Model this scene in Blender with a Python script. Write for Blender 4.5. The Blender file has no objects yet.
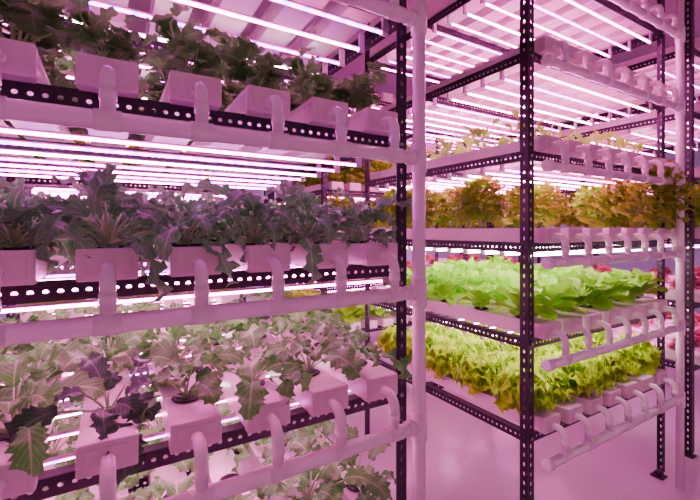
import bpy, bmesh, math, random
from mathutils import Vector, Matrix
PI = math.pi
R = math.radians
scene = bpy.context.scene
COL = scene.collection
H = 1.45                       # eye height

# ------------------------------------------------------------------ materials
def nodes(name):
    m = bpy.data.materials.new(name); m.use_nodes = True
    nt = m.node_tree; nt.nodes.clear()
    out = nt.nodes.new('ShaderNodeOutputMaterial')
    return m, nt, out
def surf(name, c1, c2, rough=.4, scale=6, metal=0., bump=0., detail=4, spec=.5):
    m, nt, out = nodes(name)
    p = nt.nodes.new('ShaderNodeBsdfPrincipled')
    tc = nt.nodes.new('ShaderNodeTexCoord')
    nz = nt.nodes.new('ShaderNodeTexNoise'); nz.inputs['Scale'].default_value = scale; nz.inputs['Detail'].default_value = detail
    rp = nt.nodes.new('ShaderNodeValToRGB')
    rp.color_ramp.elements[0].position = .3; rp.color_ramp.elements[1].position = .7
    rp.color_ramp.elements[0].color = (*c1, 1); rp.color_ramp.elements[1].color = (*c2, 1)
    nt.links.new(tc.outputs['Object'], nz.inputs['Vector'])
    nt.links.new(nz.outputs['Fac'], rp.inputs['Fac'])
    nt.links.new(rp.outputs['Color'], p.inputs['Base Color'])
    p.inputs['Roughness'].default_value = rough; p.inputs['Metallic'].default_value = metal
    p.inputs['Specular IOR Level'].default_value = spec
    if bump:
        b = nt.nodes.new('ShaderNodeBump'); b.inputs['Strength'].default_value = bump; b.inputs['Distance'].default_value = .004
        nt.links.new(nz.outputs['Fac'], b.inputs['Height']); nt.links.new(b.outputs['Normal'], p.inputs['Normal'])
    nt.links.new(p.outputs['BSDF'], out.inputs['Surface'])
    return m
def leafmat(name, base, tip, rib, rough=.42, trans=.3, hue=.25, vein=.0):
    m, nt, out = nodes(name); N = nt.nodes.new; Lk = nt.links.new
    def mth(op, a, b=None, c=None, clamp=False):
        n = N('ShaderNodeMath'); n.operation = op; n.use_clamp = clamp
        for i, v in enumerate((a, b, c)):
            if v is None: continue
            if isinstance(v, (int, float)): n.inputs[i].default_value = v
            else: Lk(v, n.inputs[i])
        return n.outputs[0]
    uv = N('ShaderNodeUVMap'); sx = N('ShaderNodeSeparateXYZ'); Lk(uv.outputs['UV'], sx.inputs['Vector'])
    tc = N('ShaderNodeTexCoord')
    nz = N('ShaderNodeTexNoise'); nz.inputs['Scale'].default_value = 38; nz.inputs['Detail'].default_value = 3
    Lk(tc.outputs['Object'], nz.inputs['Vector'])
    a = mth('MULTIPLY_ADD', nz.outputs['Fac'], 1.0, -.5)
    b = mth('ADD', sx.outputs['Y'], a, clamp=True)
    mx = N('ShaderNodeMix'); mx.data_type = 'RGBA'; mx.inputs['A'].default_value = (*base, 1); mx.inputs['B'].default_value = (*tip, 1)
    Lk(b, mx.inputs['Factor'])
    e = mth('ABSOLUTE', mth('SUBTRACT', sx.outputs['X'], .5))
    f = N('ShaderNodeMapRange'); f.inputs['From Min'].default_value = .015; f.inputs['From Max'].default_value = .05
    f.inputs['To Min'].default_value = .65; f.inputs['To Max'].default_value = 0; Lk(e, f.inputs['Value'])
    fac = f.outputs['Result']
    if vein:
        ph = mth('MULTIPLY_ADD', e, -.75, sx.outputs['Y'])
        sn = mth('SINE', mth('MULTIPLY', ph, 2 * PI * 7))
        g = N('ShaderNodeMapRange'); g.inputs['From Min'].default_value = .8; g.inputs['From Max'].default_value = 1; g.inputs['To Max'].default_value = vein; Lk(sn, g.inputs['Value'])
        fac = mth('MAXIMUM', fac, g.outputs['Result'])
    m2 = N('ShaderNodeMix'); m2.data_type = 'RGBA'; m2.inputs['B'].default_value = (*rib, 1)
    Lk(fac, m2.inputs['Factor']); Lk(mx.outputs['Result'], m2.inputs['A'])
    oi = N('ShaderNodeObjectInfo')
    hs = N('ShaderNodeHueSaturation'); Lk(m2.outputs['Result'], hs.inputs['Color'])
    v = N('ShaderNodeMapRange'); v.inputs['To Min'].default_value = 1 - hue; v.inputs['To Max'].default_value = 1 + hue; Lk(oi.outputs['Random'], v.inputs['Value'])
    Lk(v.outputs['Result'], hs.inputs['Value'])
    p = N('ShaderNodeBsdfPrincipled'); p.inputs['Roughness'].default_value = rough; Lk(hs.outputs['Color'], p.inputs['Base Color'])
    p.inputs['Specular IOR Level'].default_value = .45
    bp = N('ShaderNodeBump'); bp.inputs['Strength'].default_value = .5; bp.inputs['Distance'].default_value = .003
    Lk(nz.outputs['Fac'], bp.inputs['Height']); Lk(bp.outputs['Normal'], p.inputs['Normal'])
    t = N('ShaderNodeBsdfTranslucent'); Lk(hs.outputs['Color'], t.inputs['Color'])
    ms = N('ShaderNodeMixShader'); ms.inputs[0].default_value = trans; Lk(p.outputs[0], ms.inputs[1]); Lk(t.outputs[0], ms.inputs[2])
    Lk(ms.outputs[0], out.inputs['Surface'])
    return m
def ledmat(name, c1, c2, strength, period=.06):
    m, nt, out = nodes(name); N = nt.nodes.new; Lk = nt.links.new
    tc = N('ShaderNodeTexCoord'); sx = N('ShaderNodeSeparateXYZ'); Lk(tc.outputs['Object'], sx.inputs['Vector'])
    a = N('ShaderNodeMath'); a.operation = 'MULTIPLY'; a.inputs[1].default_value = 2 * PI / period; Lk(sx.outputs['X'], a.inputs[0])
    s = N('ShaderNodeMath'); s.operation = 'SINE'; Lk(a.outputs[0], s.inputs[0])
    r = N('ShaderNodeMapRange'); r.inputs['From Min'].default_value = -.2; r.inputs['From Max'].default_value = .9; Lk(s.outputs[0], r.inputs['Value'])
    mx = N('ShaderNodeMix'); mx.data_type = 'RGBA'; mx.inputs['A'].default_value = (*c1, 1); mx.inputs['B'].default_value = (*c2, 1)
    Lk(r.outputs['Result'], mx.inputs['Factor'])
    e = N('ShaderNodeEmission'); e.inputs['Strength'].default_value = strength; Lk(mx.outputs['Result'], e.inputs['Color'])
    Lk(e.outputs[0], out.inputs['Surface'])
    return m
M = {}
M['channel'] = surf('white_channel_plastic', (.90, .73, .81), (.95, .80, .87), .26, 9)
M['cap'] = surf('channel_cap_plastic', (.80, .61, .70), (.88, .68, .77), .28, 14)
M['pvc'] = surf('pvc_pipe', (.95, .84, .90), (.98, .89, .94), .12, 7)
M['metal'] = surf('dark_painted_steel', (.015, .007, .018), (.030, .015, .034), .42, 22, .2)
M['bolt'] = surf('zinc_bolt', (.3, .28, .3), (.42, .4, .42), .35, 40, .8)
M['pot'] = surf('black_net_pot', (.010, .008, .010), (.025, .02, .025), .6, 60)
M['ledcap'] = surf('led_end_cap', (.7, .6, .68), (.78, .68, .74), .4, 30)
M['house'] = surf('led_housing', (.54, .38, .51), (.60, .44, .57), .4, 30)
M['led_pink'] = ledmat('led_pink_glow', (1, .15, .57), (1, .035, .42), 68, .05)
M['led_violet'] = ledmat('led_violet_glow', (1, .06, .58), (.20, .02, 1), 40, .06)
M['led_white'] = ledmat('led_white_glow', (1, .67, .78), (1, .42, .70), 56, .04)
M['floor'] = surf('smooth_floor', (.78, .77, .79), (.84, .83, .85), .14, 1.6)
M['wall'] = surf('pale_teal_wall', (.36, .64, .62), (.44, .72, .68), .6, 1.2)
M['ceil'] = surf('mauve_ceiling', (.50, .40, .48), (.56, .45, .54), .7, 1.5)
LM = {
 'bush': leafmat('bushy_leaf', (.10, .43, .06), (.22, .46, .15), (.36, .54, .28), vein=.3),
 'kale': leafmat('kale_leaf', (.08, .44, .10), (.21, .47, .21), (.54, .70, .48), vein=.45),
 'broad': leafmat('collard_leaf', (.04, .40, .03), (.14, .48, .09), (.42, .64, .30), vein=.4),
 'dark': leafmat('dark_collard_leaf', (.02, .09, .03), (.04, .12, .05), (.16, .24, .16), vein=.4),
 'oak': leafmat('olive_lettuce_leaf', (.27, .72, .03), (.42, .64, .04), (.5, .74, .1)),
 'romaine': leafmat('green_lettuce_leaf', (.46, .86, .05), (.24, .68, .02), (.60, .90, .12), trans=.28, hue=.2),
 'frill': leafmat('yellow_lettuce_leaf', (.54, .89, .02), (.55, .93, .015), (.64, .92, .08), trans=.33, hue=.16),
 'seedling': leafmat('seedling_leaf', (.36, .95, .10), (.42, .95, .08), (.6, .9, .2)),
 'red': leafmat('red_lettuce_leaf', (.5, .3, .2), (.58, .18, .22), (.55, .28, .25)),
}
M['stalk'] = surf('pale_stalk', (.36, .64, .24), (.46, .72, .34), .5, 30)

# ------------------------------------------------------------------ mesh helpers
def finish(bm, name, mat, smooth=False):
    me = bpy.data.meshes.new(name); bm.to_mesh(me); bm.free()
    me.materials.append(mat)
    if smooth:
        for p in me.polygons: p.use_smooth = True
    return me
def box(bm, x0, x1, y0, y1, z0, z1, bev=0):
    r = bmesh.ops.create_cube(bm, size=1)
    for v in r['verts']:
        v.co = Vector(((x0 + x1) / 2 + v.co.x * (x1 - x0), (y0 + y1) / 2 + v.co.y * (y1 - y0), (z0 + z1) / 2 + v.co.z * (z1 - z0)))
    if bev:
        es = list({e for v in r['verts'] for e in v.link_edges})
        bmesh.ops.bevel(bm, geom=es, offset=bev, segments=2, affect='EDGES', profile=.5)
def sweep(bm, pts, radii, ref=(1, 0, 0), n=12, cap=True):
    pts = [Vector(p) for p in pts]; ref = Vector(ref); rings = []
    if not isinstance(radii, (list, tuple)): radii = [radii] * len(pts)
    for i, p in enumerate(pts):
        a = pts[max(i - 1, 0)]; b = pts[min(i + 1, len(pts) - 1)]
        t = (b - a)
        if t.length < 1e-7: t = Vector((0, 0, 1))
        t.normalize()
        u = ref - t * ref.dot(t)
        if u.length < 1e-4: u = Vector((0, 1, 0)) - t * t.y
        u.normalize(); w = t.cross(u)
        rings.append([bm.verts.new(p + (u * math.cos(2 * PI * k / n) + w * math.sin(2 * PI * k / n)) * radii[i]) for k in range(n)])
    for a, b in zip(rings, rings[1:]):
        for k in range(n): bm.faces.new((a[k], a[(k + 1) % n], b[(k + 1) % n], b[k]))
    if cap:
        bm.faces.new(rings[0][::-1]); bm.faces.new(rings[-1])
def lathe(bm, prof, n=16):
    rings = [[bm.verts.new((r * math.cos(2 * PI * k / n), r * math.sin(2 * PI * k / n), z)) for k in range(n)] for r, z in prof]
    for a, b in zip(rings, rings[1:]):
        for k in range(n): bm.faces.new((a[k], a[(k + 1) % n], b[(k + 1) % n], b[k]))
    bm.faces.new(rings[0][::-1]); bm.faces.new(rings[-1])
def holecell(bm, P, a0, a1, b0, b1, rx, ry, sub=3):
    """rectangle in (a,b) with an oval hole; P maps (a,b) to a point"""
    ca, cb = (a0 + a1) / 2, (b0 + b1) / 2; per = []
    for (p, q) in (((a0, b0), (a1, b0)), ((a1, b0), (a1, b1)), ((a1, b1), (a0, b1)), ((a0, b1), (a0, b0))):
        for k in range(sub):
            f = k / sub; per.append((p[0] + (q[0] - p[0]) * f, p[1] + (q[1] - p[1]) * f))
    ov = [bm.verts.new(P(*p)) for p in per]; iv = []
    for p in per:
        da, db = (p[0] - ca) / (a1 - a0), (p[1] - cb) / (b1 - b0); l = math.hypot(da, db)
        iv.append(bm.verts.new(P(ca + da / l * rx, cb + db / l * ry)))
    n = len(per)
    for k in range(n): bm.faces.new((ov[k], ov[(k + 1) % n], iv[(k + 1) % n], iv[k]))
def rect(bm, P, a0, a1, b0, b1):
    bm.faces.new([bm.verts.new(P(*p)) for p in ((a0, b0), (a1, b0), (a1, b1), (a0, b1))])

def obj(name, me, parent=None, loc=(0, 0, 0), rz=0, sc=None):
    o = bpy.data.objects.new(name, me); COL.objects.link(o)
    o.location = loc; o.rotation_euler = (0, 0, rz)
    if sc: o.scale = (sc, sc, sc)
    if parent: o.parent = parent
    return o
def tag(o, label, cat, group=None):
    o['label'] = label; o['category'] = cat
    if group: o['group'] = group
    return o
def thing(name, label, cat, loc=(0, 0, 0), rz=0, group=None, sc=None):
    return tag(obj(name, None, None, loc, rz, sc), label, cat, group)

# ------------------------------------------------------------------ shared meshes
W, D = 1.28, 1.26
NCH, PITCH, CW, CH = 7, .174, .104, .062
HOLES = [.11, .35, .59, .83, 1.07]
CL = D + .04
def m_channel():
    bm = bmesh.new(); h = CW / 2
    P = lambda a, b: Vector((b, a, CH))
    hs = [x + .025 for x in HOLES]
    last = 0
    for x in hs:
        if x - .05 > last: rect(bm, P, last, x - .05, -h, h)
        holecell(bm, P, x - .05, x + .05, -h, h, .031, .031, 4); last = x + .05
    rect(bm, P, last, CL, -h, h)
    rect(bm, lambda a, b: Vector((b, a, 0)), 0, CL, -h, h)
    for s in (-h, h): rect(bm, lambda a, b: Vector((s, a, b)), 0, CL, 0, CH)
    for s in (-1, 1): box(bm, s * h - .002, s * h + .002, 0.0, CL, CH - .012, CH + .002)
    bmesh.ops.remove_doubles(bm, verts=bm.verts, dist=1e-5)
    bmesh.ops.recalc_face_normals(bm, faces=bm.faces)
    return finish(bm, 'channel_body', M['channel'])
def m_cap():
    bm = bmesh.new(); box(bm, -CW / 2 - .004, CW / 2 + .004, -.012, .02, -.0005, CH + .004, .004)
    box(bm, -CW / 2 + .010, CW / 2 - .010, -.0145, -.011, .010, CH - .008, .001)
    return finish(bm, 'channel_cap', M['cap'])
def slot_flange(bm, P, L, w, pitch, rx, ry):
    n = int(round(L / pitch)); p = L / n
    for k in range(n): holecell(bm, P, k * p, (k + 1) * p, 0, w, rx, ry, 2)
def solid(bm, t):
    bmesh.ops.remove_doubles(bm, verts=bm.verts, dist=1e-5)
    bmesh.ops.recalc_face_normals(bm, faces=bm.faces)
    bmesh.ops.solidify(bm, geom=bm.faces[:], thickness=t)
def m_post(L):
    bm = bmesh.new(); w = .04
    slot_flange(bm, lambda a, b: Vector((b, 0, a)), L, w, .04, .0095, .005)
    slot_flange(bm, lambda a, b: Vector((0, b, a)), L, w, .04, .0095, .005)
    solid(bm, .0022)
    return finish(bm, 'post', M['metal'])
def m_beam(L):      # along local X, vertical flange at y=0 facing -Y, lip inward at top
    bm = bmesh.new()
    slot_flange(bm, lambda a, b: Vector((a - L / 2, 0, b - .02)), L, .04, .0245, .0056, .0050)
    rect(bm, lambda a, b: Vector((a - L / 2, b, .02)), 0, L, 0, .035)
    solid(bm, .002)
    return finish(bm, 'beam', M['metal'])
def m_bolt():
    bm = bmesh.new(); sweep(bm, [(0, 0, 0), (0, -.005, 0)], .0065, n=6); sweep(bm, [(0, -.005, 0), (0, -.0075, 0)], .0035, n=8)
    return finish(bm, 'bolt', M['bolt'])
def m_foot():
    bm = bmesh.new(); box(bm, -.01, .055, -.01, .055, 0, .008, .002); box(bm, .004, .04, .004, .04, .008, .03, .002)
    return finish(bm, 'foot', M['metal'])
RISE, OUT = .106, .092          # drain elbow: drop and reach of the collector in front of the rack
def m_elbow():
    bm = bmesh.new(); r = .0138; R_ = .036; z = RISE; o = OUT - .025
    pts = [(0, o + .002, z), (0, o - .012, z), (0, o - .013, z), (0, R_, z)]; rad = [.0178, .0178, r, r]
    for k in range(1, 8):
        a = k / 7 * PI / 2; pts.append((0, R_ - R_ * math.sin(a), z - R_ + R_ * math.cos(a))); rad.append(r * 1.05)
    pts += [(0, 0, .060), (0, 0, .0595), (0, 0, .040), (0, 0, .0395), (0, 0, .010)]; rad += [r * 1.05, .0160, .0160, r, r]
    sweep(bm, pts, rad, n=14)
    return finish(bm, 'drain_elbow', M['pvc'], True)
CR = .019
def m_collector(L):
    bm = bmesh.new()
    sweep(bm, [(0, 0, 0), (.002, 0, 0), (.035, 0, 0), (.036, 0, 0), (L, 0, 0)], [.018, .0235, .0235, CR, CR], ref=(0, 0, 1), n=16)
    return finish(bm, 'collector_pipe', M['pvc'], True)
def m_saddle():
    bm = bmesh.new(); sweep(bm, [(-.024, 0, 0), (-.0235, 0, 0), (.0235, 0, 0), (.024, 0, 0)], [.0191, .0212, .0212, .0191], ref=(0, 0, 1), n=16)
    return finish(bm, 'saddle_joint', M['pvc'], True)
def m_down(L):
    bm = bmesh.new(); sweep(bm, [(0, 0, 0), (0, 0, L)], .0195, n=18)
    return finish(bm, 'downpipe', M['pvc'], True)
def m_tee():
    bm = bmesh.new()
    sweep(bm, [(0, 0, -.042), (0, 0, -.041), (0, 0, .041), (0, 0, .042)], [.020, .0235, .0235, .020], n=18)
    sweep(bm, [(-.018, 0, 0), (-.045, 0, 0), (-.046, 0, 0)], [.0225, .0225, .0192], ref=(0, 0, 1), n=16)
    return finish(bm, 'tee_fitting', M['pvc'], True)
def m_pot():
    bm = bmesh.new(); lathe(bm, [(.020, -.050), (.027, -.002), (.035, .0026), (.036, .0046), (.034, .0058), (.0265, .0045), (.025, -.003), (.003, -.002)], 18)
    return finish(bm, 'net_pot', M['pot'], True)
TL = W - .07
def m_tube(mat):
    bm = bmesh.new(); sweep(bm, [(-TL / 2 + .02, 0, 0), (TL / 2 - .02, 0, 0)], .0040, ref=(0, 0, 1), n=8)
    return finish(bm, 'led_diffuser', mat, True)
def m_house():
    bm = bmesh.new(); x = TL / 2 - .02
    box(bm, -x, x, -.0085, .0085, .0044, .0087, .001)
    return finish(bm, 'led_housing', M['house'])
def m_tubecap(s):
    bm = bmesh.new(); sweep(bm, [(s * TL / 2, 0, 0), (s * (TL / 2 - .024), 0, 0)], .0075, ref=(0, 0, 1), n=10)
    box(bm, s * TL / 2 - .01 * (s + 1) , s * TL / 2 + .01 * (1 - s), -.005, .005, .005, .058)
    return finish(bm, 'tube_end_cap', M['ledcap'])
ME = dict(channel=m_channel(), cap=m_cap(), beamx=m_beam(W - .008), beamy=m_beam(D - .008), bolt=m_bolt(), foot=m_foot(), elbow=m_elbow(),
          saddle=m_saddle(), tee=m_tee(), pot=m_pot(), tcl=m_tubecap(-1), tcr=m_tubecap(1), house=m_house(),
          pink=m_tube(M['led_pink']), violet=m_tube(M['led_violet']), white=m_tube(M['led_white']))
COLLEN = NCH * PITCH + .02
ME['collector'] = m_collector(COLLEN)
POST = {}

# ------------------------------------------------------------------ plants
def blade(bm, uvl, base, az, e0, curl, L, Wd, ns, nw, prof, ruff, freq, serr, fold, rng, roll=0):
    d = Vector((math.cos(az), math.sin(az), 0)); up = Vector((0, 0, 1)); side0 = Vector((-math.sin(az), math.cos(az), 0))
    p = Vector(base); el = e0; ph = [rng.uniform(0, 6.28), rng.uniform(0, 6.28)]; rows = []
    for i in range(ns + 1):
        s = i / ns; t = d * math.cos(el) + up * math.sin(el); nrm = up * math.cos(el) - d * math.sin(el)
        side = side0 * math.cos(roll) + nrm * math.sin(roll); nn = nrm * math.cos(roll) - side0 * math.sin(roll)
        w = Wd * prof(s); row = []
        for j in range(nw + 1):
            v = -1 + 2 * j / nw; av = abs(v); ww = w
            if av > .95: ww *= 1 + serr * ((1 if i % 2 else -1) + rng.uniform(-.4, .4))
            off = side * v * ww + nn * (fold * av * w + ruff * Wd * av ** 1.6 * math.sin(freq * s * 2 * PI + ph[0 if v < 0 else 1] + av * 1.5) * (.35 + .65 * s))
            if av > .95 and serr > .1: off += t * ((.25 if i % 2 else -.05) * serr + rng.uniform(-.08, .08)) * Wd
            row.append((bm.verts.new(p + off), (j / nw, s)))
        rows.append(row); p = p + t * (L / ns); el -= curl / ns
    for a, b in zip(rows, rows[1:]):
        for j in range(nw):
            f = bm.faces.new((a[j][0], a[j + 1][0], b[j + 1][0], b[j][0]))
            for lp, uvv in zip(f.loops, (a[j][1], a[j + 1][1], b[j + 1][1], b[j][1])): lp[uvl].uv = uvv
oval = lambda s: max(.06, math.sin(PI * min(1, .04 + .93 * s) ** 1.0) ** .7)
spoon = lambda s: max(.16, math.sin(PI * (.05 + .90 * s) ** 1.5) ** .6)
fan = lambda s: max(.22, math.sin(PI * (.06 + .82 * s) ** 1.25) ** .55)
long_ = lambda s: max(.10, math.sin(PI * (.05 + .92 * s) ** .8) ** .6)
def plant_meshes(kind, seed):
    rng = random.Random(seed); bf = bmesh.new(); uvl = bf.loops.layers.uv.new('UVMap'); bs = bmesh.new()
    U = rng.uniform; mat = kind
    def stalk(az, e, Lp, r, base=(0, 0, 0), bend=0.):
        d = Vector((math.cos(az), math.sin(az), 0)); p = Vector(base); pts = [p.copy()]; el = e + bend
        for k in range(4):
            p = p + (d * math.cos(el) + Vector((0, 0, math.sin(el)))) * Lp / 4; pts.append(p.copy()); el -= bend / 2.5
        sweep(bs, pts, [r, r * .9, r * .8, r * .7, r * .55], ref=(.3, .5, .81), n=6)
        return p, el
    if kind == 'bush':
        for k in range(11):
            az0 = k * 2.39996 + U(-.5, .5); e = U(.8, 1.5); Lp = U(.05, .155)
            p, el = stalk(az0, e, Lp, .0028, bend=.2)
            for q in range(5):
                f = U(.4, 1); b = Vector((0, 0, 0)).lerp(p, f)
                az = az0 + U(-2.0, 2.0); ee = U(.1, 1.1)
                pp, e2 = stalk(az, ee, U(.010, .022), .0015, b)
                L = U(.034, .056)
                blade(bf, uvl, pp, az, ee - .1, U(.4, 1.4), L, L * U(.46, .58), 8, 6, oval, .25, 2.4, .13, U(.0, .3), rng, U(-.5, .5))
    elif kind == 'kale':
        n = 25
        for k in range(n):
            az = k * 2.39996 + U(-.3, .3); inner = k / n; e = .15 + 1.15 * inner + U(-.15, .35); Lp = U(.05, .11) * (1 - .12 * inner)
            p, el = stalk(az, e, Lp, .0028, bend=.3)
            L = U(.08, .185) * (1 - .2 * inner); blade(bf, uvl, p, az + U(-.5, .5), el + .1, U(1.0, 3.0), L, L * U(.12, .18), 17, 6, long_, .6, 3.6, .3, U(.1, .5), rng, U(-.7, .7))
    elif kind == 'broad':
        if seed % 10 == 4: mat = 'dark'
        n = 10 + seed % 4
        for k in range(n):
            az = k * 2.39996 + U(-.3, .3); inner = k / n; e = .2 + .95 * inner + U(-.1, .3); Lp = U(.06, .13) * (1 - .3 * inner)
            p, el = stalk(az, e, Lp, .0032, bend=.3)
            L = U(.055, .135) * (1 - .3 * inner); blade(bf, uvl, p, az + U(-.3, .3), el + .1, U(1.2, 2.6), L, L * U(.28, .39), 15, 6, oval, .36, 2.8, .16, U(.05, .3), rng, U(-.6, .6))
    elif kind == 'oak':
        n = 260
        for k in range(n):
            u = 1 - 1.7 * (k + .5) / n; az = k * 2.39996 + U(-.3, .3); rr = math.sqrt(max(0, 1 - u * u)); q = U(.5, 1.0)
            b = Vector((math.cos(az) * rr * .078 * q, math.sin(az) * rr * .078 * q, .092 + u * .096 * q))
            L = U(.022, .036)
            blade(bf, uvl, b, az, math.asin(max(-1, min(1, u))) * .8 + U(-.4, .5), U(-.3, 1.2), L, L * U(.45, .6), 6, 4, fan, .5, 2.2, .2, U(-.1, .3), rng, U(-.6, .6))
        for k in range(6): stalk(k * 1.05, U(.9, 1.4), .08, .004)
    elif kind == 'red':
        n = 34
        for k in range(n):
            az = k * 2.39996 + U(-.3, .3); inner = k / n; e = .15 + 1.3 * inner + U(-.15, .15)
            L = U(.09, .115) * (1 - .1 * inner)
            b = Vector((math.cos(az), math.sin(az), 0)) * .012 + Vector((0, 0, .01 + .035 * inner))
            blade(bf, uvl, b, az, e, U(.1, .9), L, L * U(.33, .42), 8, 4, fan, .5, 3.2, .2, U(-.1, .3), rng, U(-.3, .3))
        stalk(0, 1.5, .04, .009)
    elif kind == 'romaine':
        n = 24
        for k in range(n):
            az = k * 2.39996 + U(-.3, .3); inner = k / n; e = .35 + 1.15 * inner + U(-.1, .3); L = U(.09, .145) * (1 - .15 * inner)
            b = Vector((math.cos(az), math.sin(az), 0)) * .008 + Vector((0, 0, .005 + .03 * inner))
            blade(bf, uvl, b, az, e, U(.3, 1.4), L, L * U(.26, .33), 9, 6, spoon, .28, 1.8, .03, U(.2, .5), rng, U(-.5, .5))
        stalk(0, 1.5, .03, .008)
    elif kind == 'frill':
        n = 84
        for k in range(n):
            az = k * 2.39996 + U(-.3, .3); inner = k / n; e = .25 + 1.25 * inner + U(-.2, .2); L = U(.075, .108) * (1 - .15 * inner)
            b = Vector((math.cos(az), math.sin(az), 0)) * .01 + Vector((0, 0, .008 + .035 * inner))
            blade(bf, uvl, b, az, e, U(.2, 1.1), L, L * U(.26, .34), 13, 6, fan, .95, 6, .28, U(0, .3), rng, U(-.4, .4))
        stalk(0, 1.5, .03, .009)
    elif kind == 'seedling':
        for k in range(12):
            az = k * 2.39996; p, el = stalk(az, U(.8, 1.4), U(.03, .075), .0012)
            L = U(.022, .034); blade(bf, uvl, p, az, el, U(.5, 1.2), L, L * .44, 6, 4, spoon, .15, 1.5, .05, .2, rng)
    f = finish(bf, kind + '_foliage', LM[mat], True); s = finish(bs, kind + '_stalk', M['stalk'], True)
    return f, s
KINDS = {k: [plant_meshes(k, 10 * i + j) for j in range(3 if k != 'broad' else 5)] for i, k in enumerate(('bush', 'kale', 'broad', 'oak', 'romaine', 'frill', 'seedling', 'red'))}
PNAME = dict(bush='leafy_herb', kale='kale_plant', broad='collard_plant', oak='oakleaf_lettuce', romaine='green_lettuce', frill='frilly_lettuce', seedling='seedling', red='red_lettuce')
PCAT = dict(bush='leafy plant', kale='kale', broad='leafy plant', oak='lettuce', romaine='lettuce', frill='lettuce', seedling='seedling', red='lettuce')
rnd = random.Random(5)
def plant(kind, loc, label, group, sc, parts=True, lean=0., var=None):
    c = KINDS[kind]; rz = rnd.uniform(0, 6.28)
    f, s = c[var] if var is not None else c[rnd.randrange(4 if kind == 'broad' else 3)]
    if parts:
        t = thing(PNAME[kind], label, PCAT[kind], loc, 0, group)
        a = obj('foliage', f, t, (0, 0, .003), 0, sc); b = obj('stalk', s, t, (0, 0, 0), 0, sc); obj('net_pot', ME['pot'], t)
        rot = (Matrix.Rotation(lean, 3, 'X') @ Matrix.Rotation(rz, 3, 'Z')).to_euler()
        a.rotation_euler = rot; b.rotation_euler = rot
    else:
        tag(obj(PNAME[kind], f, None, loc, rz, sc), label, PCAT[kind], group)

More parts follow.
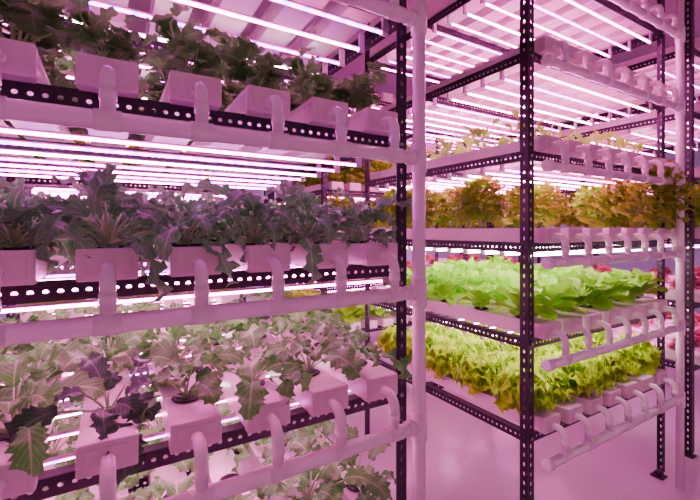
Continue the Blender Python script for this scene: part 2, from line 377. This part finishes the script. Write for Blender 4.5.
# ------------------------------------------------------------------ racks
ORD = ['first', 'second', 'third', 'fourth', 'fifth', 'sixth', 'seventh', 'eighth', 'ninth', 'tenth', 'eleventh']
DEP = ['front', 'second back', 'third back', 'fourth back', 'rear']
LEDSEQ = {'pink': ['pink', 'violet', 'pink', 'white', 'pink', 'violet', 'pink', 'pink', 'white', 'violet', 'pink'],
          'mixed': ['violet', 'pink', 'violet', 'white', 'violet', 'pink', 'violet', 'pink', 'white', 'violet', 'pink'],
          'white': ['white'] * 11}
def rack(x0, y0, height, tiers, rname, label, side, near=True, zoff=0., pipes=True, dpx=.09):
    t = thing('shelving_rack', label, 'rack', (x0, y0, 0))
    if height not in POST: POST[height] = m_post(height - .03)
    for (cx, cy, rz) in ((0, 0, 0), (W, 0, PI / 2), (W, D, PI), (0, D, -PI / 2)):
        obj('post', POST[height], t, (cx, cy, .03), rz)
        obj('foot', ME['foot'], t, (cx, cy, 0), rz)
    for ti in tiers:
        z = ti['z'] + zoff
        for (lx, ly, rz, me) in ((W / 2, .004, 0, 'beamx'), (W / 2, D - .004, PI, 'beamx'), (.004, D / 2, -PI / 2, 'beamy'), (W - .004, D / 2, PI / 2, 'beamy'), (W / 2, D / 2, 0, 'beamx')):
            b = obj('beam', ME[me], t, (lx, ly, z), rz)
            if near and rz == 0 and ly < .1:
                for s in (-1, 1): obj('bolt', ME['bolt'], b, (s * (W / 2 - .022), -.0045, 0))
    xc = x0 + W / 2
    for ti in tiers:
        z = ti['z'] + zoff; tn = ti['name']
        for k in range(NCH):
            # k counted from the rack's corner post seen in the photo
            x = (xc + (NCH - 1) / 2 * PITCH - k * PITCH) if side == 'right' else (xc - (NCH - 1) / 2 * PITCH + k * PITCH)
            if ti.get('channels', True):
                c = thing('growing_channel', (f"white growing channel on {rname}'s {tn}, {ORD[k]} from its corner post" if near else f'white growing channel on the {rname}'),
                          'channel', (x, y0 - .025, z + .0205), 0, f'growing channels on the {tn} of the {rname}' if near else f'growing channels on the {rname}')
                obj('body', ME['channel'], c); obj('end_cap', ME['cap'], c)
                if near: obj('end_cap', ME['cap'], c, (0, CL, 0), PI)
            if ti.get('plant'):
                for q, hy in enumerate(HOLES):
                    kind = ti['plant']
                    if ti.get('only') is not None and (k, q) not in ti['only']: continue
                    if q > 0 and rnd.random() < ti.get('drop', 0) and (k, q) not in ti.get('force', {}):
                        if near: tag(obj('net_pot', ME['pot'], None, (x, y0 + hy, z + .0205 + CH)), f"empty black net pot on {rname}, {tn}, {ORD[k]} channel from post, {DEP[q]}", 'net pot', f'empty net pots on the {rname}')
                        continue
                    sc = ti.get('sc', 1) * rnd.uniform(.82, 1.18)
                    lean = 0
                    if q == 0: sc *= ti.get('fsc', 1); lean = ti.get('lean', 0)
                    if (k, q) in ti.get('big', {}): sc = ti['big'][(k, q)]; lean = .4
                    var = ti.get('force', {}).get((k, q))
                    look = ti['look'] if var is None else 'dark ' + ti['look']
                    if var is not None: sc *= 1.25; lean = .55
                    lab = f"{look} on {rname}, {tn}, {ORD[k]} channel from post, {DEP[q]} plant" if near else f"{look} growing on the {rname}"
                    plant(kind, (x, y0 + hy, z + .0205 + CH), lab, f"{ti['look']} plants on the {rname}" , sc, near, lean, var)
        if ti.get('led'):
            nt = ti.get('nt', 11)
            for q in range(nt):
                y = y0 + .055 + q * 1.12 / (nt - 1); cn = LEDSEQ[ti['led']][q]
                lt = thing('grow_light_tube', (f"{cn} glowing LED tube under {rname}'s {tn}, {ORD[q]} from the front" if near else f"glowing {cn} LED tube on the {rname}"), 'grow light',
                           (xc, y, z - .039), 0, f'LED tubes beneath the {tn} of the {rname}' if near else f'{cn} LED tubes on the {rname}')
                obj('diffuser', ME[cn], lt); obj('housing', ME['house'], lt)
                obj('end_cap', ME['tcl'], lt); obj('end_cap', ME['tcr'], lt)
        if pipes and ti.get('channels', True):
            zc = z + .048 - RISE; cx = xc + (NCH - 1) / 2 * PITCH
            px = cx + dpx
            dm = thing('drain_manifold', f"white drain pipe with elbows along the {rname}'s {tn}", 'drain pipe', (px - COLLEN - .005, y0 - OUT, zc), 0, f'drain pipes of the {rname}')
            obj('collector_pipe', ME['collector'], dm)
            for k in range(NCH):
                ex = cx - k * PITCH - (px - COLLEN - .005)
                obj('drain_elbow', ME['elbow'], dm, (ex, 0, 0)); obj('saddle_joint', ME['saddle'], dm, (ex, 0, 0))
    if pipes:
        px = xc + (NCH - 1) / 2 * PITCH + dpx
        dp = thing('downpipe', f'white vertical downpipe beside the front post of the {rname}', 'pipe', (px, y0 - OUT, 0))
        if ('d', height) not in POST: POST[('d', height)] = m_down(height)
        obj('pipe', POST[('d', height)], dp)
        for ti in tiers:
            if ti.get('channels', True): obj('tee_fitting', ME['tee'], dp, (0, 0, ti['z'] + zoff + .048 - RISE))

A_T = [dict(z=H + .675, name='overhead tier', led='mixed', nt=9),
       dict(z=H + .270, name='top tier', led='mixed', nt=8, plant='bush', look='bushy green herb', sc=1.18),
       dict(z=H - .125, name='middle tier', led='pink', nt=9, plant='kale', look='drooping crinkled kale', sc=1.06, lean=.12, drop=.04),
       dict(z=H - .52, name='lower tier', led='pink', nt=9, plant='broad', look='broad-leaved collard', sc=1.0, fsc=1.02, lean=.15, drop=.1, force={(4, 0): 4}),
       dict(z=H - .92, name='bottom tier', plant='broad', look='spreading collard', sc=.98, fsc=1.1, lean=.2, drop=.1)]
rack(-.469, 1.0, 2.45, A_T, 'left rack', 'dark slotted steel rack closest to the camera, at left', 'right')
only = {(0, 1), (0, 3), (0, 4), (1, 2), (1, 4), (2, 3), (3, 1), (3, 4), (4, 2), (5, 3), (6, 0), (6, 1), (6, 3)}
B_T = [dict(z=H + 1.147, name='highest tier', led='pink', nt=11),
       dict(z=H + .74, name='bare upper tier', led='pink', nt=11),
       dict(z=H + .317, name='seedling tier', led='pink', plant='seedling', look='tiny yellow seedling', sc=1.6),
       dict(z=H - .076, name='bushy tier', led='white', plant='oak', look='bushy olive-gold lettuce', sc=1.5, only=only, big={(6, 0): 2.05, (6, 1): 1.75}),
       dict(z=H - .486, name='upper green tier', led='white', plant='romaine', look='smooth green lettuce', sc=1.2),
       dict(z=H - .887, name='lowest tier', plant='frill', look='frilly yellow-green lettuce', sc=1.22)]
rack(1.514, 1.06, 3.0, B_T, 'right rack', 'tall dark slotted steel rack across the aisle holding bright green lettuces', 'left', dpx=.062)
def far(ts, plants, drop=0):
    o = []
    for ti, p in zip(ts, plants):
        d = dict(ti)
        for k in ('only', 'big', 'fsc', 'lean', 'force'): d.pop(k, None)
        d['plant'] = p[0] if p else None; d['look'] = p[1] if p else None; d['drop'] = .2 if p and p[0] == 'oak' else .6 if p and p[0] == 'red' else drop
        if p and p[0] == 'red': d['sc'] = .58
        if d.get('led'): d['led'] = 'pink'; d['nt'] = 8
        o.append(d)
    return o
gr, br, re, fr = ('romaine', 'green lettuce'), ('oak', 'bushy olive lettuce'), ('red', 'small red lettuce'), ('frill', 'yellow lettuce')
rack(-.469, 2.75, 2.45, far(A_T, [None, br, br, gr, None]), 'rack behind left rack', 'slotted rack glimpsed through the leaves behind the left rack', 'right', near=False, pipes=False)
rack(1.514, 2.95, 3.0, far(B_T, [None, None, br, br, re, gr]), 'rack behind right rack', 'slotted rack seen through the shelves behind the right rack', 'left', near=False, pipes=False)
rack(3.17, 1.06, 3.0, far(B_T, [None, None, None, br, re, re]), 'rack at right edge', 'tall slotted rack whose thick front post stands at the right edge', 'left', near=False, pipes=False)
rack(3.17, 2.95, 3.0, far(B_T, [None, None, None, br, re, gr]), 'far right rack', 'farthest slotted rack, deep behind the one at the right edge', 'left', near=False, pipes=False)

# ------------------------------------------------------------------ room
def slab(name, x0, x1, y0, y1, z0, z1, mat):
    bm = bmesh.new(); box(bm, x0, x1, y0, y1, z0, z1)
    o = obj(name, finish(bm, name, mat)); o['kind'] = 'structure'; return o
slab('floor', -4, 7, -2.5, 5.2, -.1, 0, M['floor'])
slab('ceiling', -4, 7, -1.2, 5.2, 3.2, 3.3, M['ceil'])
slab('wall_back', -4, 7, 5.0, 5.2, 0, 3.2, M['wall'])
slab('wall_right', 6.8, 7, -2.5, 5.0, 0, 3.2, M['wall'])

w = bpy.data.worlds.new('world'); scene.world = w; w.use_nodes = True
bg = w.node_tree.nodes['Background']; bg.inputs[0].default_value = (1, .36, .65, 1); bg.inputs[1].default_value = .46

cd = bpy.data.cameras.new('camera'); cam = bpy.data.objects.new('camera', cd); COL.objects.link(cam)
cam.location = (0, 0, H); cam.rotation_euler = (PI / 2, 0, R(-31)); cd.sensor_width = 36; cd.lens = 400 / 700 * 36; cd.shift_y = -20 / 700
cd.clip_start = .02
scene.camera = cam
